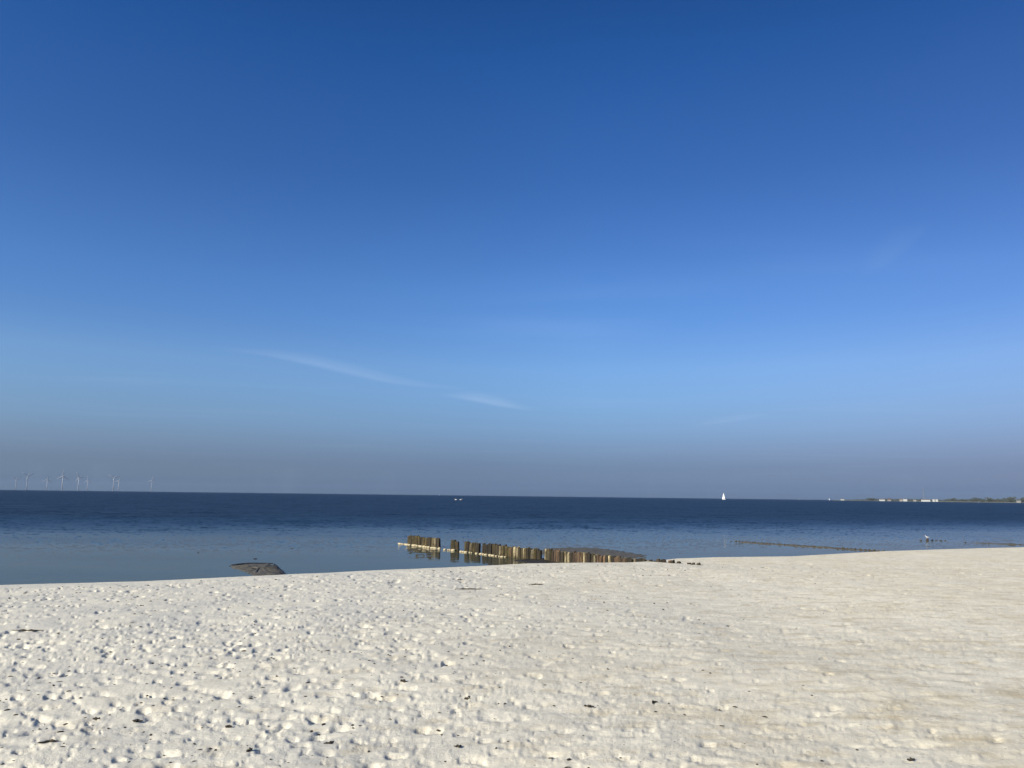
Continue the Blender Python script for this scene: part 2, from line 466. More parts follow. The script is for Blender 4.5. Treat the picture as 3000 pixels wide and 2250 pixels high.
# ------------------------------------------------------------------ wood and other materials
def wood_mat(name, c0, c1, c2, pale=0.0):
    m, b, p = new_mat(name)
    tcn = b.n('ShaderNodeTexCoord'); oi = b.n('ShaderNodeObjectInfo')
    v = b.vmath('ADD', tcn.outputs['Object'], b.vmath('SCALE', (31.0, 17.0, 9.0), scale=oi.outputs['Random']))
    st = b.n('ShaderNodeMapping'); b.put(st.inputs[0], v); st.inputs['Scale'].default_value = (16, 16, 1.6)
    fib = b.noise(st.outputs[0], 1.6, 5, 0.62)
    blot = b.noise(v, 5.0, 4, 0.6)
    cc = b.mix(b.mapr(fib, 0.42, 0.60), c0, c1)
    cc = b.mix(b.mapr(blot, 0.50, 0.72), cc, c2)
    tint = b.math('ADD', 0.32, b.math('MULTIPLY', oi.outputs['Random'], 0.95))
    cc = b.mix(1.0, cc, b.comb(tint, tint, tint), 'MULTIPLY')
    geo = b.n('ShaderNodeNewGeometry'); zz = b.xyz(geo.outputs['Position'])[2]
    # slimy algae belt just above the waterline
    belt = b.mapr(b.math('ADD', zz, b.math('MULTIPLY', blot, 0.10)), 0.16, 0.07, smooth=True)
    cc = b.mix(b.math('MULTIPLY', belt, 0.75), cc, srgb(52, 46, 24))
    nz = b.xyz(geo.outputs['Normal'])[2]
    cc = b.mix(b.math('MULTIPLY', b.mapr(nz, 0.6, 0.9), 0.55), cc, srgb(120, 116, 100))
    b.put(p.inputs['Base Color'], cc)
    p.inputs['Roughness'].default_value = 0.85
    b.put(p.inputs['Normal'], b.bump(fib, 0.9, 0.02))
    return m
W_olive = wood_mat('olive_wet_wood', srgb(26, 23, 12), srgb(96, 84, 50), srgb(56, 51, 24))
W_dark = wood_mat('dark_wet_wood', srgb(26, 22, 16), srgb(60, 50, 34), srgb(42, 38, 26))
W_pale = wood_mat('bleached_wood', srgb(70, 60, 40), srgb(186, 174, 142), srgb(84, 72, 46))
W_brown = wood_mat('red_brown_wood', srgb(50, 37, 27), srgb(108, 88, 68), srgb(74, 58, 42))

def simple_mat(name, colr, rough=0.7, vary=0.25, scale=6.0, bump=0.0, metallic=0.0, spec=0.5):
    m, b, p = new_mat(name)
    tcn = b.n('ShaderNodeTexCoord')
    nz = b.noise(tcn.outputs['Object'], scale, 4, 0.6)
    dk = tuple(max(0, x * (1 - vary)) for x in colr); lt = tuple(min(1, x * (1 + vary)) for x in colr)
    b.put(p.inputs['Base Color'], b.mix(b.mapr(nz, 0.3, 0.7), dk, lt))
    p.inputs['Roughness'].default_value = rough
    p.inputs['Metallic'].default_value = metallic
    p.inputs['Specular IOR Level'].default_value = spec
    if bump: b.put(p.inputs['Normal'], b.bump(nz, 0.8, bump))
    return m
M_stone = simple_mat('pale_crusted_stone', srgb(190, 178, 148), 0.8, 0.3, 9, 0.02)
M_weed = simple_mat('rotting_seaweed', srgb(78, 75, 68), 0.8, 0.5, 4, 0.05)
M_weed_dk = simple_mat('black_wet_seaweed', srgb(40, 36, 30), 0.6, 0.5, 9, 0.04)
M_litter = simple_mat('dried_weed', srgb(50, 45, 38), 0.8, 0.4, 40)
M_shell = simple_mat('bleached_shell', srgb(226, 216, 198), 0.6, 0.12, 40)
M_white = simple_mat('white_feathers', srgb(196, 198, 200), 0.7, 0.05, 10)
M_grey = simple_mat('grey_feathers', srgb(150, 156, 166), 0.7, 0.08, 10)
M_bill = simple_mat('orange_bill', srgb(196, 96, 40), 0.5, 0.1, 10)
M_black = simple_mat('black_feathers', srgb(26, 26, 28), 0.6, 0.1, 10)
M_turb = simple_mat('white_gel_coat', srgb(168, 174, 184), 0.5, 0.03, 0.05)
M_sail = simple_mat('white_sailcloth', srgb(222, 226, 228), 0.8, 0.02, 1.0)
M_hull = simple_mat('white_hull_paint', srgb(230, 232, 234), 0.3, 0.03, 1.0)
M_alu = simple_mat('aluminium', srgb(170, 174, 178), 0.4, 0.05, 2.0, metallic=0.6)
M_wallw = simple_mat('white_render', srgb(172, 176, 178), 0.85, 0.05, 0.3)
M_wallc = simple_mat('cream_render', srgb(138, 138, 136), 0.85, 0.06, 0.3)
M_roofr = simple_mat('brown_roof_tiles', srgb(112, 78, 62), 0.8, 0.15, 2)
M_roofg = simple_mat('grey_roof_tiles', srgb(92, 92, 96), 0.8, 0.15, 2)
M_win = simple_mat('dark_window_glass', srgb(38, 46, 56), 0.15, 0.1, 1)
M_leaf = simple_mat('far_foliage', srgb(62, 68, 58), 0.9, 0.35, 0.12)
M_shore = simple_mat('far_shore_ground', srgb(118, 116, 92), 0.9, 0.2, 0.05)
M_red = simple_mat('faded_red_plastic', srgb(186, 70, 58), 0.5, 0.1, 3)

# ------------------------------------------------------------------ groyne posts
rnd = random.Random(3)
def post_mesh(name, mat, seed, r=0.082, h=1.0, split=False):
    q = random.Random(seed)
    n = 12; rings = []
    zs = [-h, -0.5, -0.25, -0.12, -0.04, 0.0]
    wob = [q.uniform(0.88, 1.12) for _ in range(n)]
    tilt = (q.uniform(-.25, .25), q.uniform(-.25, .25))
    for k, z in enumerate(zs):
        s = (1.06, 1.03, 1.0, 0.98, 0.95, 0.80)[k]
        ring = []
        for j in range(n):
            a = 2 * math.pi * j / n
            rr = r * s * wob[j] * q.uniform(0.96, 1.04)
            x, y = rr * math.cos(a), rr * math.sin(a)
            zz = z
            if k >= 3: zz += tilt[0] * x + tilt[1] * y + q.uniform(-.012, .012)
            ring.append((x, y, zz))
        rings.append(ring)
    V, F = loft(rings, cap=True)
    # worn, dished end grain
    top = len(V) - n
    F.pop()
    V.append((q.uniform(-.02, .02), q.uniform(-.02, .02), -0.03 - 0.03 * q.random())); c_ = len(V) - 1
    for j in range(n): F.append((top + j, top + (j + 1) % n, c_))
    me = bpy.data.meshes.new(name)
    me.from_pydata(V, [], F); me.validate(); me.update()
    for pl in me.polygons: pl.use_smooth = False
    me.materials.append(mat)
    return me
PM = {}
for key, mat in (('olive', W_olive), ('dark', W_dark), ('pale', W_pale), ('brown', W_brown)):
    PM[key] = [post_mesh('groyne_post_' + key, mat, s) for s in range(5)]

ORD = ['first', 'second', 'third', 'fourth', 'fifth', 'sixth', 'seventh', 'eighth', 'ninth', 'tenth', 'eleventh', 'twelfth', 'thirteenth',
       'fourteenth', 'fifteenth', 'sixteenth', 'seventeenth', 'eighteenth', 'nineteenth', 'twentieth', 'twenty-first', 'twenty-second',
       'twenty-third', 'twenty-fourth', 'twenty-fifth', 'twenty-sixth', 'twenty-seventh', 'twenty-eighth', 'twenty-ninth', 'thirtieth',
       'thirty-first', 'thirty-second', 'thirty-third', 'thirty-fourth', 'thirty-fifth', 'thirty-sixth', 'thirty-seventh', 'thirty-eighth',
       'thirty-ninth', 'fortieth', 'forty-first', 'forty-second', 'forty-third', 'forty-fourth', 'forty-fifth', 'forty-sixth', 'forty-seventh', 'forty-eighth', 'forty-ninth', 'fiftieth']
WORD = {'olive': 'olive-brown', 'dark': 'dark wet', 'pale': 'bleached pale', 'brown': 'reddish brown'}

def add_post(x, y, top, key, sc, label, group, lean=0.0):
    o = bpy.data.objects.new('groyne_post', rnd.choice(PM[key])); col.objects.link(o)
    o.location = (x, y, top)
    o.rotation_euler = (rnd.uniform(-.03, .03), lean + rnd.uniform(-.03, .03), rnd.uniform(0, 6.28))
    o.scale = (sc, sc, 1.0)
    tag(o, label, 'post', group)
    return o

# main groyne: a straight row from the water up into the sand
G0 = at(1189, 1594, 0.0); G1 = at(1492, 1632, 0.0)
gd = (G1 - G0).normalized()
def gline(px):
    """point of the groyne line that shows at column px (upright line through it)"""
    d = ray_dir(px, 1620)
    # solve EYE.xy + t d.xy = G0.xy + u gd.xy
    a, b_, c_, e = d.x, -gd.x, d.y, -gd.y
    det = a * e - b_ * c_
    t = (G0.x * e - b_ * G0.y) / det
    u = (a * G0.y - c_ * G0.x) / det
    return u
sections = [
    # px from, px to, where, colour plan (from the seaward end)
    (1196, 1286, 'in the outermost cluster', ['olive', 'dark', 'olive', 'olive', 'olive', 'olive', 'dark', 'olive', 'olive', 'dark', 'dark', 'olive', 'pale', 'dark', 'dark']),
    (1323, 1342, 'in the stand between two gaps', ['olive', 'olive', 'dark']),
    (1363, 1403, 'in the third cluster', ['olive', 'dark', 'pale', 'olive', 'dark', 'dark']),
    (1416, 1583, 'in the long mirrored run', ['dark', 'dark', 'dark', 'dark', 'olive', 'dark', 'olive', 'pale', 'olive', 'olive', 'olive', 'brown', 'olive', 'pale', 'dark', 'olive', 'pale', 'olive', 'dark', 'pale', 'olive', 'dark', 'dark']),
    (1600, 1918, 'in the run meeting the sand', ['pale', 'olive', 'brown', 'brown', 'dark', 'dark', 'pale', 'dark', 'brown', 'brown', 'brown', 'pale', 'brown', 'dark', 'pale', 'brown', 'brown', 'dark', 'pale', 'dark', 'brown', 'dark', 'brown', 'dark', 'pale', 'dark', 'dark', 'pale', 'dark', 'dark']),
]
for si, (pa, pb, where, plan) in enumerate(sections):
    u0 = gline(pa + 1); u1 = gline(pb - 1)
    n = max(2, int(round((u1 - u0) / 0.15)) + 1)
    for i in range(n):
        u = u0 + (u1 - u0) * i / (n - 1)
        key = plan[int(i * len(plan) / n)]
        pnt = G0 + gd * u
        top = 0.445 + rnd.uniform(-0.05, 0.03)
        if si == 4: top = 0.485 + rnd.uniform(-0.045, 0.02)
        x = pnt.x + rnd.uniform(-.02, .02); y = pnt.y + rnd.uniform(-.02, .02)
        add_post(x, y, top, key, rnd.uniform(0.84, 1.05) * (0.8 if key == 'pale' and si == 4 else 1),
                 '%s groyne post, %s from seaward %s' % (WORD[key], ORD[i], where), 'posts of the main groyne', rnd.uniform(-.03, .03))
# buried stumps further up the beach
stumps = [(1928, 0.09), (1937, 0.08), (1946, 0.09), (1962, 0.07), (1970, 0.08), (1988, 0.05), (2018, 0.045), (2030, 0.04), (2045, 0.045)]
for i, (px, hh) in enumerate(stumps):
    u = gline(px); pnt = G0 + gd * u
    x, y = pnt.x, pnt.y
    z = hz(x, y) + hh
    add_post(x, y, z, 'dark' if i % 3 else 'brown', 0.85, 'nearly buried post stump in dry sand, %s beyond the end of the main groyne' % ORD[i], 'buried groyne stumps')

# pale crusted stones along the foot of the row, camera side
def stone_mesh(seed):
    q = random.Random(seed)
    bm = bmesh.new(); bmesh.ops.create_icosphere(bm, subdivisions=2, radius=1.0)
    sx, sy, sz = q.uniform(.9, 1.3), q.uniform(.7, 1.0), q.uniform(.45, .65)
    for v in bm.verts:
        k = 1 + 0.16 * math.sin(v.co.x * 3.1 + seed) + 0.12 * math.sin(v.co.y * 4.3 + seed * 2) + q.uniform(-.04, .04)
        v.co = Vector((v.co.x * sx * k, v.co.y * sy * k, v.co.z * sz * k))
    me = bpy.data.meshes.new('foot_stone'); bm.to_mesh(me); bm.free()
    me.polygons.foreach_set('use_smooth', [True] * len(me.polygons))
    me.materials.append(M_stone)
    return me
SM = [stone_mesh(s) for s in range(6)]
side = Vector((gd.y, -gd.x, 0))
if side.y > 0: side = -side
uA = gline(1183); uB = gline(1500); u = uA; i = 0
holes = [(1290, 1296), (1304, 1312), (1345, 1362), (1404, 1411)]
hr = [(gline(a), gline(b_)) for a, b_ in holes]
slots = []
while u < uB:
    slots.append(u); u += rnd.uniform(0.17, 0.26)
slots = [s_ for s_ in slots if not any(a < s_ < b_ for a, b_ in hr)]
for i, u in enumerate(slots):
    f = (u - uA) / (uB - uA)
    pnt = G0 + gd * u + side * rnd.uniform(0.20, 0.32)
    o = bpy.data.objects.new('foot_stone', SM[i % 6]); col.objects.link(o)
    s_ = rnd.uniform(0.055, 0.12) * (1.0 if f < 0.75 else 1 - 1.6 * (f - 0.75))
    if i == 0: s_ = 0.08
    o.scale = (s_, s_, s_ * 1.05)
    o.location = (pnt.x, pnt.y, 0.015)
    o.rotation_euler = (0, 0, rnd.uniform(0, 6.28))
    tag(o, 'cream crusted stone in the water at the groyne foot, %s from the seaward end' % (ORD[i] if i < len(ORD) else 'last'), 'stone', 'pale stones along the foot of the main groyne')
    if i >= len(ORD) - 1: break

# second groyne: a long low row of worn stumps, and a third at the right edge
def low_row(p0, p1, top0, top1, where, group, sp=0.23):
    L = (p1 - p0).length; n = int(L / sp) + 1
    for i in range(n):
        f = i / (n - 1)
        pnt = p0.lerp(p1, f)
        top = top0 + (top1 - top0) * f + rnd.uniform(-.02, .02)
        key = rnd.choice(['dark', 'dark', 'brown', 'dark', 'olive'])
        add_post(pnt.x + rnd.uniform(-.04, .04), pnt.y + rnd.uniform(-.04, .04), top, key, rnd.uniform(.85, 1.05),
                 '%s awash stump, %s from seaward %s' % (WORD[key], ORD[min(i, 49)], where), group)
low_row(at(2146, 1586, 0), at(2600, 1617, 0), 0.035, 0.055, 'of the low middle groyne', 'stumps of the low middle groyne', 0.235)
g3a = at(2830, 1589.5, 0); g3b = at(3100, 1601, 0)
low_row(g3a, g3b, 0.02, 0.05, 'of the low right-hand groyne', 'stumps of the low right-hand groyne', 0.30)
# a few stumps beside the gull
for i, (px, py, t) in enumerate(((2698, 1583.5, 0.03), (2717, 1583.2, 0.10), (2731, 1582.8, 0.045), (2743, 1583.2, 0.035), (2756, 1583.8, 0.035), (2768, 1584.2, 0.025))):
    q = at(px, py, 0.0)
    lab = 'dark wet stump under the perched gull' if i == 1 else ('dark stump just left of the gull' if i == 0 else 'dark awash stump, %s to the right of the gull' % ORD[i - 2])
    add_post(q.x, q.y, t, 'dark', 1.0, lab, 'stumps around the gull')
    if i == 1: GULL = Vector((q.x, q.y, t - 0.02))

# ------------------------------------------------------------------ seaweed banks
def bank(name, outline, hmax, mat, seed, label, cat, edge=0.25, kind=None, z0=0.0, zmin=0.012, lump=1.0):
    """low mound over a ground outline (list of Vectors), its height rising from the edge"""
    q = random.Random(seed)
    P = [(v.x, v.y) for v in outline]
    for _ in range(2):      # round the corners off
        P = [c for i in range(len(P)) for c in ((P[i][0] * .75 + P[(i + 1) % len(P)][0] * .25, P[i][1] * .75 + P[(i + 1) % len(P)][1] * .25),
                                                (P[i][0] * .25 + P[(i + 1) % len(P)][0] * .75, P[i][1] * .25 + P[(i + 1) % len(P)][1] * .75))]
    # densify, roughen
    D_ = []
    for i in range(len(P)):
        a, b_ = P[i], P[(i + 1) % len(P)]
        n = max(1, int(math.hypot(b_[0] - a[0], b_[1] - a[1]) / 0.08))
        for k in range(n):
            f = k / n
            D_.append((a[0] + (b_[0] - a[0]) * f, a[1] + (b_[1] - a[1]) * f))
    cxx = sum(x for x, y in D_) / len(D_); cyy = sum(y for x, y in D_) / len(D_)
    V = []; F = []; n = len(D_)
    levels = [1.0, 0.97, 0.92, 0.84, 0.72, 0.58, 0.42, 0.26, 0.12]
    ph = [q.uniform(0, 6.28) for _ in range(6)]
    for li, s in enumerate(levels):
        for j, (x, y) in enumerate(D_):
            rough = 1 + 0.09 * math.sin(j * 0.9 + ph[0]) * math.sin(j * 0.23 + ph[1]) + 0.03 * math.sin(j * 2.1 + ph[2])
            xx = cxx + (x - cxx) * s * rough; yy = cyy + (y - cyy) * s * rough
            up = 1 - s ** 4
            zz = max(zmin if li > 1 else -0.05, -0.05 + (hmax + 0.05) * up * (0.62 + 0.25 * float(fbm(np.array([xx]), np.array([yy]), 1.3, 2)[0]) + 0.3 * lump * float(fbm(np.array([xx]), np.array([yy]), 6.0, 3)[0]))) if li else -0.06
            V.append((xx, yy, zz + z0))
    V.append((cxx, cyy, hmax * 0.6 + z0)); c_ = len(V) - 1
    for li in range(len(levels) - 1):
        for j in range(n):
            k = (j + 1) % n
            F.append((li * n + j, li * n + k, (li + 1) * n + k, (li + 1) * n + j))
    b0 = (len(levels) - 1) * n
    for j in range(n): F.append((b0 + j, b0 + (j + 1) % n, c_))
    V.append((cxx, cyy, -0.07 + z0)); c2 = len(V) - 1
    for j in range(n): F.append(((j + 1) % n, j, c2))
    o = mesh_obj(name, V, F, mat, smooth=True)
    me = o.data; bm = bmesh.new(); bm.from_mesh(me); bmesh.ops.recalc_face_normals(bm, faces=bm.faces); bm.to_mesh(me); bm.free()
    return tag(o, label, cat, kind=kind)
bank('seaweed_mound', [at(666, 1661), at(690, 1654), at(730, 1650.5), at(805, 1651.5), at(822, 1668), at(836, 1684), at(800, 1690), at(740, 1690), at(728, 1680), at(700, 1670)],
     0.085, M_weed, 4, 'grey-brown seaweed mound lying in the shallows by the left shore', 'seaweed')
bank('seaweed_strand', [at(664, 1660.5), at(676, 1654), at(720, 1648.5), at(800, 1649.5), at(807, 1651.2), at(740, 1652.2), at(700, 1656)],
     0.06, M_weed_dk, 14, 'black wet strand of weed behind the grey-brown mound', 'seaweed')
bank('seaweed_strand', [at(798, 1650), at(806, 1651), at(824, 1670), at(842, 1684), at(826, 1688), at(810, 1672)],
     0.07, M_weed_dk, 15, 'black wet strand of weed on the right flank of the mound', 'seaweed')
bank('seaweed_bank', [at(1596, 1606), at(1660, 1603.5), at(1740, 1604), at(1800, 1611), at(1860, 1621), at(1900, 1629), at(1890, 1636), at(1780, 1636), at(1640, 1634), at(1560, 1622)],
     0.03, M_weed, 6, 'flat brown seaweed bank spread behind the shoreward posts', 'seaweed')
bank('seaweed_heap', [at(1490, 1641), at(1530, 1640), at(1590, 1639), at(1670, 1641), at(1700, 1652), at(1600, 1654), at(1550, 1650)],
     0.10, M_weed_dk, 7, 'dark wet seaweed heaped against the groyne at the water edge', 'seaweed')
# weed drifting in the shallows
for i, (px, py, wx, wy, lab) in enumerate(((852, 1608, 24, 2.5, 'greenish drift of weed nearest the groyne'), (745, 1638, 20, 1.4, 'dark sliver of weed just beyond the mound'),
                                           (592, 1619.5, 26, 1.2, 'thin dark weed streak farthest left in the shallows'))):
    ring = []
    for k in range(14):
        a = 2 * math.pi * k / 14
        kk = rnd.uniform(.75, 1.1)
        ring.append(at(px + wx * math.cos(a) * kk, py + wy * math.sin(a) * kk))
    bank('drifting_weed', ring, 0.012, M_weed if i == 0 else M_weed_dk, 20 + i, lab, 'seaweed', zmin=-0.05, lump=2.5)

# middle groyne's weed collar so the row reads as one dark streak
pa, pb = at(2150, 1587, 0), at(2600, 1618, 0)
nrmv = Vector((-(pb - pa).y, (pb - pa).x, 0)).normalized()
ring = []
for k in range(12): ring.append(pa.lerp(pb, k / 11) + nrmv * (0.25 + 0.55 * math.sin(math.pi * k / 11)))
for k in range(12): ring.append(pa.lerp(pb, 1 - k / 11) - nrmv * 0.22)
bank('seaweed_ridge', ring, 0.05, M_weed, 33, 'long grey-brown ridge of weed caught along the low middle groyne', 'seaweed')
pa, pb = at(2850, 1590.5, 0), at(3120, 1603, 0)
nrmv = Vector((-(pb - pa).y, (pb - pa).x, 0)).normalized()
ring = []
for k in range(10): ring.append(pa.lerp(pb, k / 9) + nrmv * (0.25 + 0.5 * math.sin(math.pi * k / 9)))
for k in range(10): ring.append(pa.lerp(pb, 1 - k / 9) - nrmv * 0.25)
bank('seaweed_ridge', ring, 0.05, M_weed, 34, 'grey-brown ridge of weed along the groyne at the right edge', 'seaweed')

# ------------------------------------------------------------------ gull on the stump
def ellipse_ring(cx_, cz_, ry, rz, n=12, x=None):
    return [(cx_, ry * math.cos(2 * math.pi * j / n), cz_ + rz * math.sin(2 * math.pi * j / n)) for j in range(n)]
def bird(name, stations, mat, parent):
    V, F = loft([ellipse_ring(*s) for s in stations])
    o = mesh_obj(name, V, F, mat, parent, smooth=True)
    return o
def gull(loc, rz):
    root = empty('gull', loc, rz)
    tag(root, 'small white gull perched on a stump in the water near the right', 'gull')
    # faces +x ; body, neck and head in one surface
    st_ = [(-0.19, 0.150, 0.008, 0.004), (-0.15, 0.152, 0.022, 0.010), (-0.10, 0.152, 0.038, 0.030), (-0.03, 0.150, 0.055, 0.052), (0.04, 0.162, 0.058, 0.058),
           (0.085, 0.195, 0.045, 0.048), (0.105, 0.235, 0.033, 0.036), (0.115, 0.262, 0.034, 0.032), (0.135, 0.272, 0.028, 0.024), (0.155, 0.268, 0.012, 0.011)]
    bird('body', st_, M_white, root)
    for s in (-1, 1):
        V, F = loft([[(x, s * (0.045 + 0.012 * math.cos(a)) * k, z + 0.032 * k * math.sin(a)) for a in [2 * math.pi * j / 8 for j in range(8)]]
                     for x, z, k in ((-0.21, 0.158, 0.15), (-0.15, 0.162, 0.55), (-0.07, 0.168, 0.95), (0.0, 0.172, 1.05), (0.05, 0.18, 0.7))])
        mesh_obj('wing', V, F, M_grey, root, smooth=True)
        V, F = loft([[(0.005 + r_ * math.cos(a), s * 0.022 + r_ * math.sin(a), z) for a in [2 * math.pi * j / 6 for j in range(6)]] for z, r_ in ((0.0, .006), (0.06, .005), (0.115, .009))])
        mesh_obj('leg', V, F, M_bill, root)
    V, F = loft([[(x, r_ * math.cos(a), z + r_ * 1.2 * math.sin(a)) for a in [2 * math.pi * j / 6 for j in range(6)]] for x, z, r_ in ((0.15, 0.266, 0.009), (0.178, 0.262, 0.007), (0.198, 0.254, 0.002))])
    mesh_obj('bill', V, F, M_bill, root)
    return root
gl = gull(GULL, R(150))
gl.scale = (0.78, 0.78, 0.78)

# ------------------------------------------------------------------ two swans far out
def swan():
    root = empty('swan', (0, 0, 0))
    st_ = [(-0.78, 0.30, 0.02, 0.02), (-0.68, 0.26, 0.10, 0.07), (-0.45, 0.22, 0.22, 0.18), (-0.1, 0.20, 0.30, 0.25), (0.25, 0.18, 0.27, 0.22), (0.48, 0.16, 0.17, 0.15), (0.60, 0.16, 0.06, 0.06)]
    bird('body', st_, M_white, root)
    path = [(0.46, 0.20, .10), (0.56, 0.34, .065), (0.54, 0.50, .052), (0.50, 0.64, .045), (0.53, 0.75, .045), (0.60, 0.80, .060), (0.68, 0.78, .050), (0.73, 0.755, .03)]
    rings = []
    for i, (x, z, r_) in enumerate(path):
        a_ = path[max(i - 1, 0)]; b_ = path[min(i + 1, len(path) - 1)]
        t = Vector((b_[0] - a_[0], 0, b_[1] - a_[1])).normalized(); u_ = Vector((0, 1, 0)); v_ = t.cross(u_)
        rings.append([Vector((x, 0, z)) + (u_ * math.cos(2 * math.pi * j / 10) + v_ * math.sin(2 * math.pi * j / 10)) * r_ for j in range(10)])
    V, F = loft(rings); mesh_obj('neck', V, F, M_white, root, smooth=True)
    V, F = loft([[(x, r_ * math.cos(2 * math.pi * j / 8), z + r_ * math.sin(2 * math.pi * j / 8)) for j in range(8)] for x, z, r_ in ((0.72, 0.757, .027), (0.80, 0.735, .020), (0.85, 0.72, .008))])
    mesh_obj('bill', V, F, M_bill, root, smooth=True)
    for s in (-1, 1):
        V, F = loft([[(x, s * (0.22 + 0.06 * math.cos(a)) * k, z + 0.17 * k * math.sin(a)) for a in [2 * math.pi * j / 8 for j in range(8)]]
                     for x, z, k in ((-0.74, 0.34, 0.15), (-0.5, 0.33, 0.7), (-0.15, 0.30, 1.05), (0.15, 0.27, 1.0), (0.32, 0.24, 0.5))])
        mesh_obj('wing', V, F, M_white, root, smooth=True)
    return root
def copy_tree(o, parent=None):
    c_ = o.copy(); col.objects.link(c_); c_.parent = parent
    for ch in list(o.children): copy_tree(ch, c_)
    return c_
sw = swan()
q = at(1336, 1465, 0); sw.location = (q.x, q.y, -0.03); sw.rotation_euler = (0, 0, R(185))
tag(sw, 'white swan floating far out, the left one of the pair', 'swan', 'pair of swans far out')
sw2 = copy_tree(sw); q = at(1350.5, 1465.2, 0); sw2.location = (q.x, q.y, -0.03); sw2.rotation_euler = (0, 0, R(12))
tag(sw2, 'white swan floating far out, the right one of the pair', 'swan', 'pair of swans far out')

# ------------------------------------------------------------------ boats
def sailboat(name='sailboat'):
    root = empty(name, (0, 0, 0))
    L = 11.0; rings = []
    for f, wd, dk, kl in ((0.0, 0.72, 1.0, 0.15), (0.15, 0.9, .95, -0.25), (0.35, 1.0, .95, -0.45), (0.55, 1.0, 1.0, -0.45), (0.75, .78, 1.1, -0.3), (0.9, .42, 1.25, 0.0), (1.0, .05, 1.4, 0.7)):
        x = -L / 2 + f * L; w_ = 1.65 * wd
        rings.append([(x, w_, dk), (x, w_ * .92, dk * .5), (x, w_ * .55, kl * .6), (x, 0, kl), (x, -w_ * .55, kl * .6), (x, -w_ * .92, dk * .5), (x, -w_, dk)])
    V, F = loft(rings); mesh_obj('hull', V, F, M_hull, root, smooth=False)
    V = []; F = []; box(V, F, -2.4, 1.6, -.95, .95, 1.002, 1.55)
    for i in (4, 5, 6, 7): x, y, z = V[i]; V[i] = (x * .9, y * .8, z)
    mesh_obj('cabin', V, F, M_hull, root)
    V, F = loft([[(1.2 + r_ * math.cos(a), r_ * math.sin(a), z) for a in [2 * math.pi * j / 8 for j in range(8)]] for z, r_ in ((1.0, .10), (9, .08), (15.6, .05))])
    mesh_obj('mast', V, F, M_alu, root)
    V, F = loft([[(x, r_ * math.cos(a), 2.3 + r_ * math.sin(a)) for a in [2 * math.pi * j / 8 for j in range(8)]] for x, r_ in ((1.2, .07), (-3.9, .07))])
    mesh_obj('boom', V, F, M_alu, root)
    def sail(nm, tack, clew, head, belly, thick=0.03):
        V = []; F = []; n = 10
        for sgn in (0, 1):
            for i in range(n + 1):
                f = i / n
                a = Vector(tack).lerp(Vector(head), f); b_ = Vector(clew).lerp(Vector(head), f ** 0.9)
                for k in range(5):
                    g = k / 4
                    q_ = a.lerp(b_, g); q_.y += belly * math.sin(math.pi * g) * (1 - f) + (thick if sgn else 0)
                    V.append(tuple(q_))
        m_ = (n + 1) * 5
        for s0 in (0, m_):
            for i in range(n):
                for k in range(4):
                    a = s0 + i * 5 + k; fc = (a, a + 1, a + 6, a + 5)
                    F.append(fc if s0 == 0 else fc[::-1])
        for i in range(n):
            F.append((i * 5, (i + 1) * 5, m_ + (i + 1) * 5, m_ + i * 5)); F.append((i * 5 + 4, m_ + i * 5 + 4, m_ + (i + 1) * 5 + 4, (i + 1) * 5 + 4))
        mesh_obj(nm, V, F, M_sail, root, smooth=True)
    sail('mainsail', (1.05, 0, 2.45), (-3.8, 0.5, 2.5), (1.12, 0, 15.2), 0.7)
    sail('foresail', (5.2, 0, 1.6), (0.4, -0.9, 1.9), (1.35, -0.1, 13.6), -0.7)
    return root
sb = sailboat()
d = ray_dir(2121, 1468); dist = 1800.0
sb.location = (d.x / math.hypot(d.x, d.y) * dist, d.y / math.hypot(d.x, d.y) * dist, 0)
sb.rotation_euler = (0, 0, R(118)); sb.scale = (1, 1, 1)
tag(sb, 'white sailing boat under full sail on the horizon, the brightest one', 'sailboat', 'sailing boats on the horizon')
for px, dist, sc, rz, lab in ((1287, 3600, 0.5, 60, 'tiny sailing boat on the horizon above the pair of swans'), (2342, 4200, 0.5, 80, 'tiny sailing boat next right of the bright one on the horizon'),
                              (2430, 3900, 0.7, 100, 'tiny sailing boat left of the far houses, before two low hulls'), (2867, 2300, 0.3, 40, 'small pale boat below the trees of the far shore')):
    o = copy_tree(sb); d = ray_dir(px, 1468); hyp = math.hypot(d.x, d.y)
    o.location = (d.x / hyp * dist, d.y / hyp * dist, 0); o.rotation_euler = (0, 0, R(rz)); o.scale = (sc, sc, sc)
    tag(o, lab, 'sailboat', 'sailing boats on the horizon')

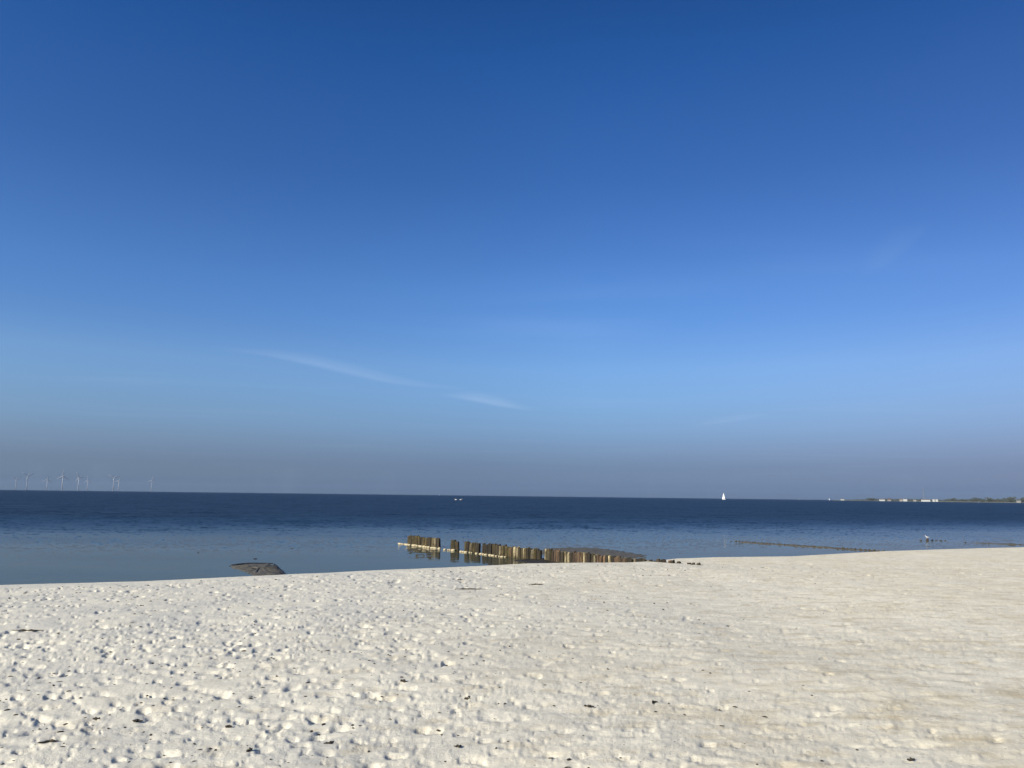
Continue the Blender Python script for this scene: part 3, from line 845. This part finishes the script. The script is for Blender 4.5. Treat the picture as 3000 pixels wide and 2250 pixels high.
# ------------------------------------------------------------------ wind turbines
def turbine(px, hub_py, dist, phase, label, yaw=0.0):
    d = ray_dir(px, 1437); hyp = math.hypot(d.x, d.y)
    dh = ray_dir(px, hub_py); H = EYE.z + dist * dh.z / math.hypot(dh.x, dh.y)
    root = empty('wind_turbine', (d.x / hyp * dist, d.y / hyp * dist, 0), -math.atan2(d.x, d.y) + yaw)
    tag(root, label, 'wind turbine', 'wind farm on the horizon')
    s = H / 95.0
    V, F = loft([[(r_ * math.cos(a), r_ * math.sin(a), z) for a in [2 * math.pi * j / 14 for j in range(14)]] for z, r_ in ((-1, 2.4), (H * .5, 1.9), (H - 1.2, 1.4))])
    mesh_obj('tower', V, F, M_turb, root, smooth=True)
    V, F = loft([[(x * k, y, H + z * k) for x, z in ((-2, -1.6), (2, -1.6), (2.2, 1.2), (1.4, 2.2), (-1.4, 2.2), (-2.2, 1.2))] for y, k in ((-3.5, .8), (-2.5, 1), (5, 1), (8, .75))])
    mesh_obj('nacelle', V, F, M_turb, root)
    rot = empty('rotor', (0, -4.6, H)); rot.parent = root; rot.rotation_euler = (0, R(phase), 0)
    V, F = loft([[(r_ * math.cos(a), y, r_ * math.sin(a)) for a in [2 * math.pi * j / 12 for j in range(12)]] for y, r_ in ((1.6, 1.7), (0, 1.8), (-1.6, 1.1), (-2.3, .2))])
    mesh_obj('spinner', V, F, M_turb, rot, smooth=True)
    R_ = 40.0 * s
    for k in range(3):
        rings = []
        for f, ch, th_, tw in ((0.02, 1.8, 1.6, 0), (0.10, 2.0, 1.4, 5), (0.22, 3.6, .9, 12), (0.5, 2.6, .5, 6), (0.8, 1.6, .28, 2), (1.0, .5, .1, 0)):
            ring = []
            for j in range(8):
                a = 2 * math.pi * j / 8
                x = ch * .85 * math.cos(a) + ch * .2; y = th_ * .7 * math.sin(a); c2, s2 = math.cos(R(tw)), math.sin(R(tw))
                ring.append(((x * c2 - y * s2), (x * s2 + y * c2), f * R_))
            rings.append(ring)
        V, F = loft(rings)
        bl = mesh_obj('blade', V, F, M_turb, rot, smooth=True); bl.rotation_euler = (0, R(120 * k), 0)
    return root
for px, hy, dist, ph, lab in (
        (45, 1404, 6900, 300, 'faintest and leftmost wind turbine at the picture edge'),
        (77, 1394, 5400, 62, 'tall wind turbine second from the left, blades in a Y'),
        (136, 1405, 6700, 5, 'faint short wind turbine left of the tallest one'),
        (181, 1395, 5000, 0, 'tallest wind turbine, one blade pointing straight up'),
        (228, 1398, 5600, 330, 'wind turbine just right of the tallest one, a blade level to the right'),
        (255, 1407, 7000, 352, 'faint wind turbine fourth from the right end of the farm'),
        (331, 1400, 5600, 60, 'clear Y-bladed wind turbine, left one of the close pair'),
        (346, 1409, 7200, 20, 'faint low wind turbine, right one of the close pair'),
        (443, 1408, 6900, 8, 'rightmost wind turbine standing alone')):
    turbine(px, hy, dist, ph, lab)

# ------------------------------------------------------------------ far shore
SD = 3000.0
def far(px, dist=SD):
    d = ray_dir(px, 1468); hyp = math.hypot(d.x, d.y)
    return Vector((d.x / hyp * dist, d.y / hyp * dist, 0))
def far_shore():
    V = []; F = []; n = 90
    a0 = math.atan2(far(2440).x, far(2440).y); a1 = a0 + 0.75
    for i in range(n + 1):
        f = i / n; a = a0 + (a1 - a0) * f
        taper = min(1, f * 6)
        near_ = SD - 30 + 90 * (1 - taper) - 260 * max(0, f - .25)
        hh = 0.4 + 1.3 * taper
        for rr, z in ((near_, -0.5), (near_ + 14, hh * .6), (near_ + 60, hh), (near_ + 500, hh + 1.0), (near_ + 1500, hh), (near_ + 1560, -0.5)):
            V.append((rr * math.sin(a), rr * math.cos(a), z))
    for i in range(n):
        for k in range(5):
            F.append((i * 6 + k, i * 6 + k + 1, (i + 1) * 6 + k + 1, (i + 1) * 6 + k))
    o = mesh_obj('far_shore', V, F, M_shore, smooth=True)
    bm = bmesh.new(); bm.from_mesh(o.data); bmesh.ops.recalc_face_normals(bm, faces=bm.faces); bm.to_mesh(o.data); bm.free()
    if o.data.polygons[2].normal.z < 0: o.data.flip_normals()
    tag(o, 'low far shore across the water', 'land', kind='structure')
far_shore()

def shore_wood():
    """a far-off belt of woods: many leaf clumps on short trunks, one mass"""
    q = random.Random(8); V = []; F = []
    def clump(x, y, z, s):
        b0 = len(V)
        pts = [(1, 0, 0), (-1, 0, 0), (0, 1, 0), (0, -1, 0), (0, 0, 1), (0, 0, -1)]
        for p_ in pts: V.append((x + p_[0] * s * q.uniform(.6, 1.2), y + p_[1] * s * q.uniform(.6, 1.2), z + p_[2] * s * q.uniform(.5, 1.0)))
        for f_ in ((0, 2, 4), (2, 1, 4), (1, 3, 4), (3, 0, 4), (2, 0, 5), (1, 2, 5), (3, 1, 5), (0, 3, 5)): F.append(tuple(b0 + i for i in f_))
    prof = [(2470, 1.5), (2530, 3.5), (2550, 6), (2575, 4.5), (2620, 5), (2650, 5), (2700, 5), (2760, 4), (2790, 6.5), (2830, 5.5), (2860, 8), (2880, 6), (2895, 11), (2905, 7), (2940, 7),
            (2965, 10), (2980, 6), (2990, 9), (3040, 9), (3200, 8), (3600, 9), (4200, 8), (5000, 9)]
    xs = [a for a, b_ in prof]; hs = [b_ for a, b_ in prof]
    px = 2475
    while px < 4300:
        h_ = float(np.interp(px, xs, hs)) * 1.8 * q.uniform(0.65, 1.15)
        base = far(px, SD + (60 if px < 3000 else -60) + q.uniform(0, 40))
        r_ = h_ * q.uniform(.35, .6)
        # trunk
        b0 = len(V)
        for z, w_ in ((0.5, .35), (h_ * .7, .2)):
            V += [(base.x - w_, base.y - w_, z), (base.x + w_, base.y - w_, z), (base.x + w_, base.y + w_, z), (base.x - w_, base.y + w_, z)]
        for k in range(4): F.append((b0 + k, b0 + (k + 1) % 4, b0 + 4 + (k + 1) % 4, b0 + 4 + k))
        for _ in range(9):
            t = q.random()
            clump(base.x + q.uniform(-1, 1) * r_, base.y + q.uniform(-1, 1) * r_, 1.0 + h_ * (.2 + .75 * t), r_ * q.uniform(.25, .5) * (1.15 - .5 * t))
        px += q.uniform(0.8, 2.4)
    o = mesh_obj('far_wood', V, F, M_leaf)
    tag(o, 'low dark belt of woods along the far shore', 'woodland', kind='stuff')
shore_wood()

def house(px, wid, hgt, roofh, dist, wall, roof, label, rz=0.0, flat=False, nwin=4):
    base = far(px, dist); a = -math.atan2(base.x, base.y)
    root = empty('far_house', (base.x, base.y, 1.2), a + rz)
    tag(root, label, 'house', 'pale houses on the far shore')
    dp = 9.0; V = []; F = []; box(V, F, -wid / 2, wid / 2, -dp / 2, dp / 2, -1.5, hgt)
    if not flat:
        b0 = len(V); V += [(-wid / 2, 0, hgt + roofh * .98), (wid / 2, 0, hgt + roofh * .98)]
        F += [(4, 7, b0), (5, b0 + 1, 6)]
    mesh_obj('wall', V, F, wall, root)
    V = []; F = []
    if flat: box(V, F, -wid / 2 - .3, wid / 2 + .3, -dp / 2 - .3, dp / 2 + .3, hgt + .01, hgt + .5)
    else:
        e = .5; t = .3
        for s in (-1, 1):
            b0 = len(V)
            V += [(-wid / 2 - e, s * (dp / 2 + e), hgt - .2), (wid / 2 + e, s * (dp / 2 + e), hgt - .2), (wid / 2 + e, 0.0, hgt + roofh), (-wid / 2 - e, 0.0, hgt + roofh)]
            V += [(x, y, z + t) for x, y, z in V[b0:b0 + 4]]
            F += [tuple(b0 + i for i in q_) for q_ in ((0, 1, 2, 3), (7, 6, 5, 4), (0, 4, 5, 1), (0, 3, 7, 4), (1, 5, 6, 2))]
    rf = mesh_obj('roof', V, F, roof, root)
    if not flat:
        V = []; F = []; box(V, F, wid * .2, wid * .2 + .8, -.4, .4, hgt + roofh * .6, hgt + roofh + 1.2); mesh_obj('chimney', V, F, M_roofr, rf)
    fl = max(1, int(hgt // 2.9))
    for f in range(fl):
        for i in range(nwin):
            x = -wid / 2 + wid * (i + .5) / nwin; z = .9 + f * 2.9
            V = []; F = []; box(V, F, x - .55, x + .55, -dp / 2 - .06, -dp / 2 + .02, z, z + 1.3); mesh_obj('window', V, F, M_win, root)
    return root
for args in (
        (2584, 17, 4.0, 2.4, 2940, M_wallw, M_roofg, 'long low white house, leftmost on the far shore', 0.1, False, 5),
        (2605, 9, 3.4, 2.2, 2950, M_wallc, M_roofr, 'small cream house between two brighter white houses', 0.2, False, 3),
        (2640, 9, 4.6, 2.0, 2940, M_wallc, M_roofr, 'cream house touching the bright white block', 0, False, 3),
        (2652, 12, 6.2, 1.0, 2930, M_wallw, M_roofg, 'bright white flat-roofed block left of the tall mast', 0, True, 4),
        (2680, 9, 4.0, 1.5, 2950, M_wallc, M_roofg, 'small pale house alone left of the long white hall', 0, False, 3),
        (2712, 26, 4.8, 1.6, 2900, M_wallw, M_roofg, 'longest white hall at the foot of the tall mast', 0.05, False, 7),
        (2735.5, 7, 6.4, 1.0, 2900, M_wallw, M_roofg, 'left one of twin bright white cubes right of the mast', 0, True, 2),
        (2744.5, 7, 6.4, 1.0, 2900, M_wallw, M_roofg, 'right one of twin bright white cubes right of the mast', 0, True, 2),
        (2984, 9, 5.0, 2.4, 2800, M_wallc, M_roofg, 'pale house among trees near the right picture edge', 0.3, False, 3),
        (2468, 13, 3.6, 1.6, 3300, M_wallw, M_roofg, 'distant low pale building at the left tip of the far shore', 0.1, False, 3)):
    house(*args)
# tall lattice-like mast
bs = far(2707, 2950)
mroot = empty('radio_mast', (bs.x, bs.y, 0.8)); tag(mroot, 'tall thin pale mast rising above the white hall', 'mast')
V = []; F = []
for k in range(3):
    a = 2 * math.pi * k / 3
    b0 = len(V)
    for z, r_ in ((0, 1.6), (44, .35)):
        cx_, cy_ = r_ * math.cos(a), r_ * math.sin(a)
        V += [(cx_ - .2, cy_ - .2, z), (cx_ + .2, cy_ - .2, z), (cx_ + .2, cy_ + .2, z), (cx_ - .2, cy_ + .2, z)]
    for j in range(4): F.append((b0 + j, b0 + (j + 1) % 4, b0 + 4 + (j + 1) % 4, b0 + 4 + j))
mesh_obj('lattice', V, F, M_alu, mroot)
V = []; F = []
for z in range(4, 44, 5):
    r_ = 1.6 - 1.25 * z / 44; box(V, F, -r_, r_, -r_ * .8, r_ * .8, z, z + .35)
mesh_obj('bracing', V, F, M_alu, mroot)
V, F = loft([[(r_ * math.cos(2 * math.pi * j / 8), r_ * math.sin(2 * math.pi * j / 8), z) for j in range(8)] for z, r_ in ((44, .3), (50, .15))])
mesh_obj('antenna', V, F, M_turb, mroot)

# ------------------------------------------------------------------ beach litter
def litter():
    q = random.Random(21); V = []; F = []
    def chip(x, y, z, s, el, a, flat):
        b0 = len(V); n = 6
        for k, (zz, sc) in enumerate(((-0.3, .8), (0.35, 1.0), (1.0, .45))):
            for j in range(n):
                t = 2 * math.pi * j / n
                r_ = s * sc * q.uniform(.7, 1.25)
                u_, v_ = r_ * el * math.cos(t), r_ * math.sin(t)
                V.append((x + u_ * math.cos(a) - v_ * math.sin(a), y + u_ * math.sin(a) + v_ * math.cos(a), z + zz * s * flat))
        for k in range(2):
            for j in range(n):
                l = (j + 1) % n; F.append((b0 + k * n + j, b0 + k * n + l, b0 + (k + 1) * n + l, b0 + (k + 1) * n + j))
        F.append(tuple(b0 + 2 * n + j for j in range(n)))
    for i in range(3600):
        tt = R(q.uniform(-38, 38)); rr = math.sqrt(q.uniform(3.5 ** 2, 24 ** 2))
        if i < 1100: rr = q.uniform(3.6, 10)
        if q.random() < 0.30 + 0.80 * (0.5 + tt / R(76)): continue
        x, y = rr * math.sin(tt), rr * math.cos(tt)
        if y > float(crest(x)) - 0.4: continue
        s = q.uniform(.003, .0085) * (1 + rr / 16)
        chip(x, y, hz(x, y) - .002, s, q.uniform(1, 2.4), q.uniform(0, 3.14), q.uniform(.35, .9))
    o = mesh_obj('weed_crumbs', V, F, M_litter)
    tag(o, 'dark crumbs of dried weed strewn over the sand', 'debris', kind='stuff')
litter()
def bigger(px, py, L, W, rz, label, name='dried_weed', mat=None, bend=0.0, hgt=0.02):
    d = ray_dir(px, py)
    # walk the ray to the sand
    t = 2.0
    for _ in range(4000):
        pt = EYE + d * t
        if pt.z <= hz(pt.x, pt.y): break
        t += 0.02
    q = random.Random(px); rings = []
    for f in np.linspace(0, 1, 9):
        x = (f - .5) * L * .85; y = bend * math.sin(math.pi * f) * L + q.uniform(-.25, .25) * W; k = q.uniform(.35, 1.0) * math.sin(math.pi * min(max(f, .06), .94)) ** .7
        ring = []
        for j in range(8):
            a = 2 * math.pi * j / 8; rr = q.uniform(.45, 1.35)
            ring.append((x + q.uniform(-.004, .004), y + W * .5 * k * rr * math.cos(a), hgt * .5 + hgt * .9 * k * rr * math.sin(a)))
        rings.append(ring)
    V, F = loft(rings)
    o = mesh_obj(name, V, F, mat or M_litter, smooth=False, loc=(pt.x, pt.y, hz(pt.x, pt.y) - .003))
    o.rotation_euler = (0, 0, rz)
    return tag(o, label, 'debris', 'larger bits of weed on the sand')
bigger(402, 2116, .10, .05, .1, 'thick black weed clump with bright sand on its right, lower left')
bigger(142, 2178, .16, .035, .35, 'slanting black weed clump with a twig-like tail, bottom left', bend=.1)
bigger(82, 1848, .50, .06, .05, 'long thin dark wisp of weed near the left edge of the sand', bend=-.04)
bigger(282, 2109, .06, .03, .6, 'small black weed knot left of the thick black clump')
bigger(670, 2132, .07, .04, -.3, 'black weed knot, largest one just left of the middle foreground')
bigger(730, 2202, .06, .045, .9, 'black weed knot lowest of the left middle foreground')
bigger(964, 2180, .09, .03, .5, 'slanting double dark scrap of weed near the bottom, left of centre')
bigger(1182, 1997, .09, .035, -.5, 'single dark scrap of weed on smooth sand near the picture centre')
bigger(1370, 2049, .07, .03, .1, 'small dark scrap of weed right of and below the central scrap')
bigger(1341, 2190, .06, .04, 0, 'dark weed knot at the bottom, right of centre-left')
bigger(1726, 2072, .10, .04, -.3, 'dark star-shaped scrap of weed right of the centre')
bigger(1920, 2062, .11, .02, .9, 'curved dark twig right of the star-shaped scrap', name='twig', bend=.2)
bigger(2668, 2228, .07, .035, .4, 'lone dark scrap of weed low at the right')
bigger(1378, 1727, .75, .07, 0, 'thin reddish weed streak on the upper sand below the long post run', bend=.02)
bigger(1570, 1713, .40, .10, 0, 'short reddish-brown weed streak right of the longer one on the upper sand')
bigger(1347, 1699, .16, .10, 0, 'small dark lump on the upper sand below the post gap')

# ------------------------------------------------------------------ haze
def haze():
    V = []; F = []; box(V, F, -16000, 16000, -16000, 16000, -2.0, 170.0)
    m = bpy.data.materials.new('thin_sea_haze'); m.use_nodes = True
    nt = m.node_tree; nt.nodes.clear(); b = NB(nt)
    out = b.n('ShaderNodeOutputMaterial'); pv = b.n('ShaderNodeVolumePrincipled')
    pv.inputs['Color'].default_value = (0.42, 0.56, 0.80, 1)
    pv.inputs['Density'].default_value = 0.00003
    pv.inputs['Anisotropy'].default_value = 0.0
    nt.links.new(pv.outputs[0], out.inputs['Volume'])
    o = mesh_obj('haze', V, F, m)
    tag(o, 'thin blue haze over the sea', 'haze', kind='stuff')
haze()
